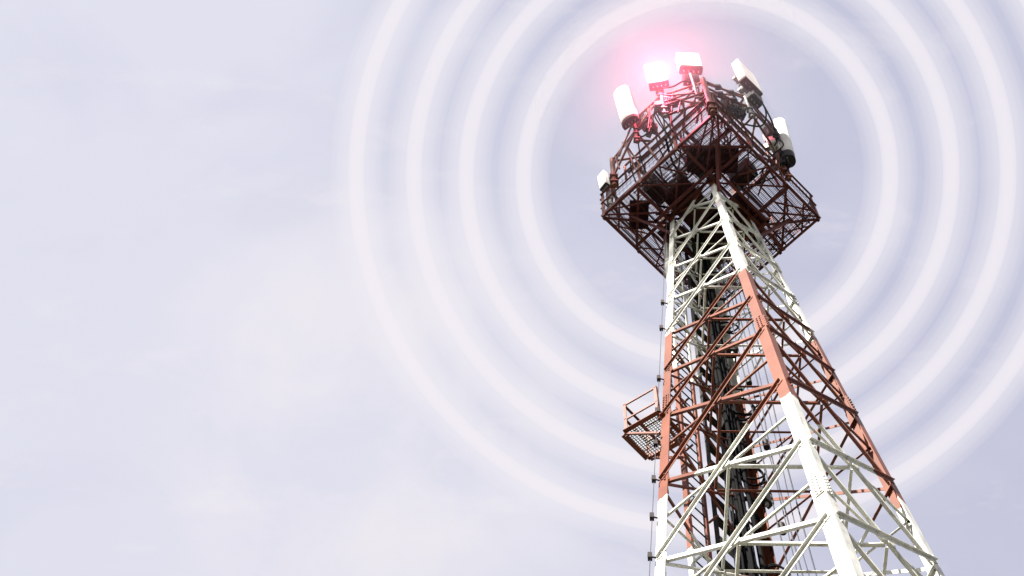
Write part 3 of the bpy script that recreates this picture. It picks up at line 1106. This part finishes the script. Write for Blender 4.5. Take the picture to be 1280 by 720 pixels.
# lightning conductor on stand-off clips down the left leg
lw = empty('lightning_conductor', W(-rad(27) - .12, -.1, 27), (0, 0, YAW))
tag(lw, 'thin conductor wire on stand-off clips along the left leg', 'wire')
o_l = P(-rad(27) - .12, -.1, 27)
mb = MB()
mb.tube([P(-rad(z) - .12, -.1, z) - o_l for z in (26, 31, 36, 41, 46, 51, 55.2)], .010 * S, 5)
mb.build('wire', M_CABLE_G, lw)
z = 27.3
zc = [31.15, 32.95, 34.7, 36.5, 38.35, 40.2, 42.2, 45.65, 47.6]
for z in zc:
    mb = MB()
    a = P(-rad(z) + .02, -.06, z) - o_l; b = P(-rad(z) - .13, -.10, z) - o_l
    mb.tube([a, b], .02 * S, 6)
    mb.box(b, (.05 * S, 0, 0), (0, .06 * S, 0), (0, 0, .10 * S))
    mb.build('clip', M_DARK, lw)

# jumper cables and slack between antennas and radio units
J = [
    ([(-2.80, -2.42, 58.9), (-2.7, -2.5, 58.2), (-2.45, -2.4, 58.4), (-2.35, -2.2, 59.5)], 'black jumper cable looping under the far left antenna'),
    ([(-2.70, -2.36, 58.9), (-2.5, -2.2, 58.1), (-2.2, -2.35, 58.0), (-2.05, -2.3, 58.4)], 'black jumper cable sagging from the far left antenna to the small box'),
    ([(-1.55, -3.40, 60.4), (-1.2, -3.6, 59.9), (-.8, -3.75, 60.1), (-.5, -3.62, 60.3)], 'thin jumper cable arching from the lamp antenna to the highest antenna'),
    ([(-1.45, -3.05, 59.2), (-1.1, -3.3, 58.6), (-.7, -3.5, 59.0), (-.3, -3.6, 59.8)], 'thin jumper cable arching below the first arching one'),
    ([(1.60, -3.45, 59.9), (1.5, -3.2, 59.0), (1.2, -2.9, 58.4), (1.0, -2.95, 58.7)], 'black jumper cable from the shaded antenna to the wide radio unit'),
    ([(1.85, -3.4, 59.9), (2.1, -3.1, 58.4), (1.9, -2.7, 57.9), (1.2, -2.7, 58.2)], 'thick black cable looping under the shaded antenna'),
    ([(1.95, -3.3, 59.9), (2.3, -2.8, 58.6), (2.5, -2.2, 58.0), (2.5, -1.8, 58.4)], 'thick black cable hanging between the two right antennas'),
    ([(2.95, -1.3, 57.9), (2.9, -1.5, 57.0), (2.7, -1.3, 56.8), (2.7, -1.2, 57.5)], 'black cable loop under the far right antenna'),
    ([(2.72, -1.2, 57.5), (2.5, -1.3, 56.6), (2.0, -1.2, 56.2), (1.2, -.9, 56.1)], 'black cable running from the far right radio unit onto the deck'),
]
for pts, lab in J:
    cable('jumper_cable', pts, .032, M_RUBBER, lab, 'cable', 'jumper cables at the tower head', sm=7)
# cable runs on the deck, seen through the grating
for k in range(10):
    a = random.uniform(0, 6.28); r0 = random.uniform(1.5, 3.0)
    pts = [(-.5 + .1 * k, .3, ZP + .45)]
    for t in (.4, .7, 1):
        pts.append((r0 * t * math.cos(a + .5 * t), r0 * t * math.sin(a + .5 * t) - .5, ZP + .42 + .02 * (k % 3)))
    cable('deck_cable', pts, .045, M_RUBBER, 'black cable lying across the deck, seen through the grating', 'cable', 'cables lying on the deck', sm=5)

# equipment standing on the deck, seen from below through the grating
for (x, y, sx, sy, sz, rz, lab) in (
        (-1.95, -.75, .9, .5, .8, 45, 'dark steel cabinet on the left part of the deck, over the grating'),
        (-.55, -1.75, .8, .45, .7, 45, 'dark steel cabinet on the front part of the deck, left of the radial beam'),
        (1.15, -1.35, .9, .5, .9, -45, 'dark steel cabinet on the front right part of the deck'),
        (1.55, .75, .7, .6, .7, 45, 'dark steel cabinet on the right part of the deck behind the tower leg')):
    root = empty('equipment_cabinet', W(x, y, ZP + .3), (0, 0, YAW + R(rz)))
    tag(root, lab, 'cabinet', 'equipment cabinets on the deck')
    mb = MB()
    mb.box((0, 0, sz * S / 2 + .03), (sx * S / 2, 0, 0), (0, sy * S / 2, 0), (0, 0, sz * S / 2))
    mb.build('body', M_DARK, root)
    mb = MB()
    mb.box((0, -sy * S / 2 - .011, sz * S / 2 + .03), (sx * S * .44, 0, 0), (0, .010, 0), (0, 0, sz * S * .44))
    dr_ = mb.build('door', M_DARK, root)
    mb = MB()
    mb.tube([(sx * S * .36, -sy * S / 2 - .03, sz * S * .45), (sx * S * .36, -sy * S / 2 - .03, sz * S * .62)], .008, 6)
    mb.build('handle', M_GALV, dr_)
    for k in (-1, 1):
        mb = MB()
        mb.bar((k * sx * S * .4, -sy * S / 2, .014), (k * sx * S * .4, sy * S / 2, .014), .04, .03)
        mb.build('skid', M_GALV, root)

rnd = random.Random(21)
hang = [ringpts[i] for i in range(0, 7)]
for k in range(14):
    i = rnd.randrange(len(hang) - 1); f = rnd.random()
    x = hang[i][0] * (1 - f) + hang[i + 1][0] * f; y = hang[i][1] * (1 - f) + hang[i + 1][1] * f
    x2, y2 = x * rnd.uniform(.5, .8) + rnd.uniform(-.3, .3), y * rnd.uniform(.5, .8) + rnd.uniform(-.3, .3)
    z0 = rnd.choice((58.75, 60.1, 59.3))
    cable('slack_cable', [(x, y, z0), (x * .97 + rnd.uniform(-.3, .3), y * .97 + rnd.uniform(-.2, .2), z0 - 1.0), ((x + x2) / 2, (y + y2) / 2, 57.3 + rnd.uniform(-.3, .3)), (x2, y2, 56.1)], .026, M_RUBBER,
          'thin black slack cable hanging between the antenna mounts and the deck', 'cable', 'slack cables among the antenna mounts', n=6, sm=6)

# ------------------------------------------------------------------ signal waves: four luminous hoops round the tower head
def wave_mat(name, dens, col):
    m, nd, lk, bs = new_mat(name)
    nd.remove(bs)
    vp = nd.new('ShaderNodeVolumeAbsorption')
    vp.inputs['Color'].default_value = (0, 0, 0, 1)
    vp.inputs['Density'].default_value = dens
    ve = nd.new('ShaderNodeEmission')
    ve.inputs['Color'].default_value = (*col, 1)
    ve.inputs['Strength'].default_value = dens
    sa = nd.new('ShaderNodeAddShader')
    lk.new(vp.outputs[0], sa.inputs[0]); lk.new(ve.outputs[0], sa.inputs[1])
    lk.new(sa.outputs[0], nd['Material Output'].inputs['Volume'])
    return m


def torus(mb, Rr, r, nu=160, nv=20):
    vs = []
    for i in range(nu):
        a = 2 * math.pi * i / nu
        for j in range(nv):
            b = 2 * math.pi * j / nv
            vs.append(((Rr + r * math.cos(b)) * math.cos(a), (Rr + r * math.cos(b)) * math.sin(a), r * math.sin(b)))
    fs = [(i * nv + j, ((i + 1) % nu) * nv + j, ((i + 1) % nu) * nv + (j + 1) % nv, i * nv + (j + 1) % nv) for i in range(nu) for j in range(nv)]
    mb.add(vs, fs, True)


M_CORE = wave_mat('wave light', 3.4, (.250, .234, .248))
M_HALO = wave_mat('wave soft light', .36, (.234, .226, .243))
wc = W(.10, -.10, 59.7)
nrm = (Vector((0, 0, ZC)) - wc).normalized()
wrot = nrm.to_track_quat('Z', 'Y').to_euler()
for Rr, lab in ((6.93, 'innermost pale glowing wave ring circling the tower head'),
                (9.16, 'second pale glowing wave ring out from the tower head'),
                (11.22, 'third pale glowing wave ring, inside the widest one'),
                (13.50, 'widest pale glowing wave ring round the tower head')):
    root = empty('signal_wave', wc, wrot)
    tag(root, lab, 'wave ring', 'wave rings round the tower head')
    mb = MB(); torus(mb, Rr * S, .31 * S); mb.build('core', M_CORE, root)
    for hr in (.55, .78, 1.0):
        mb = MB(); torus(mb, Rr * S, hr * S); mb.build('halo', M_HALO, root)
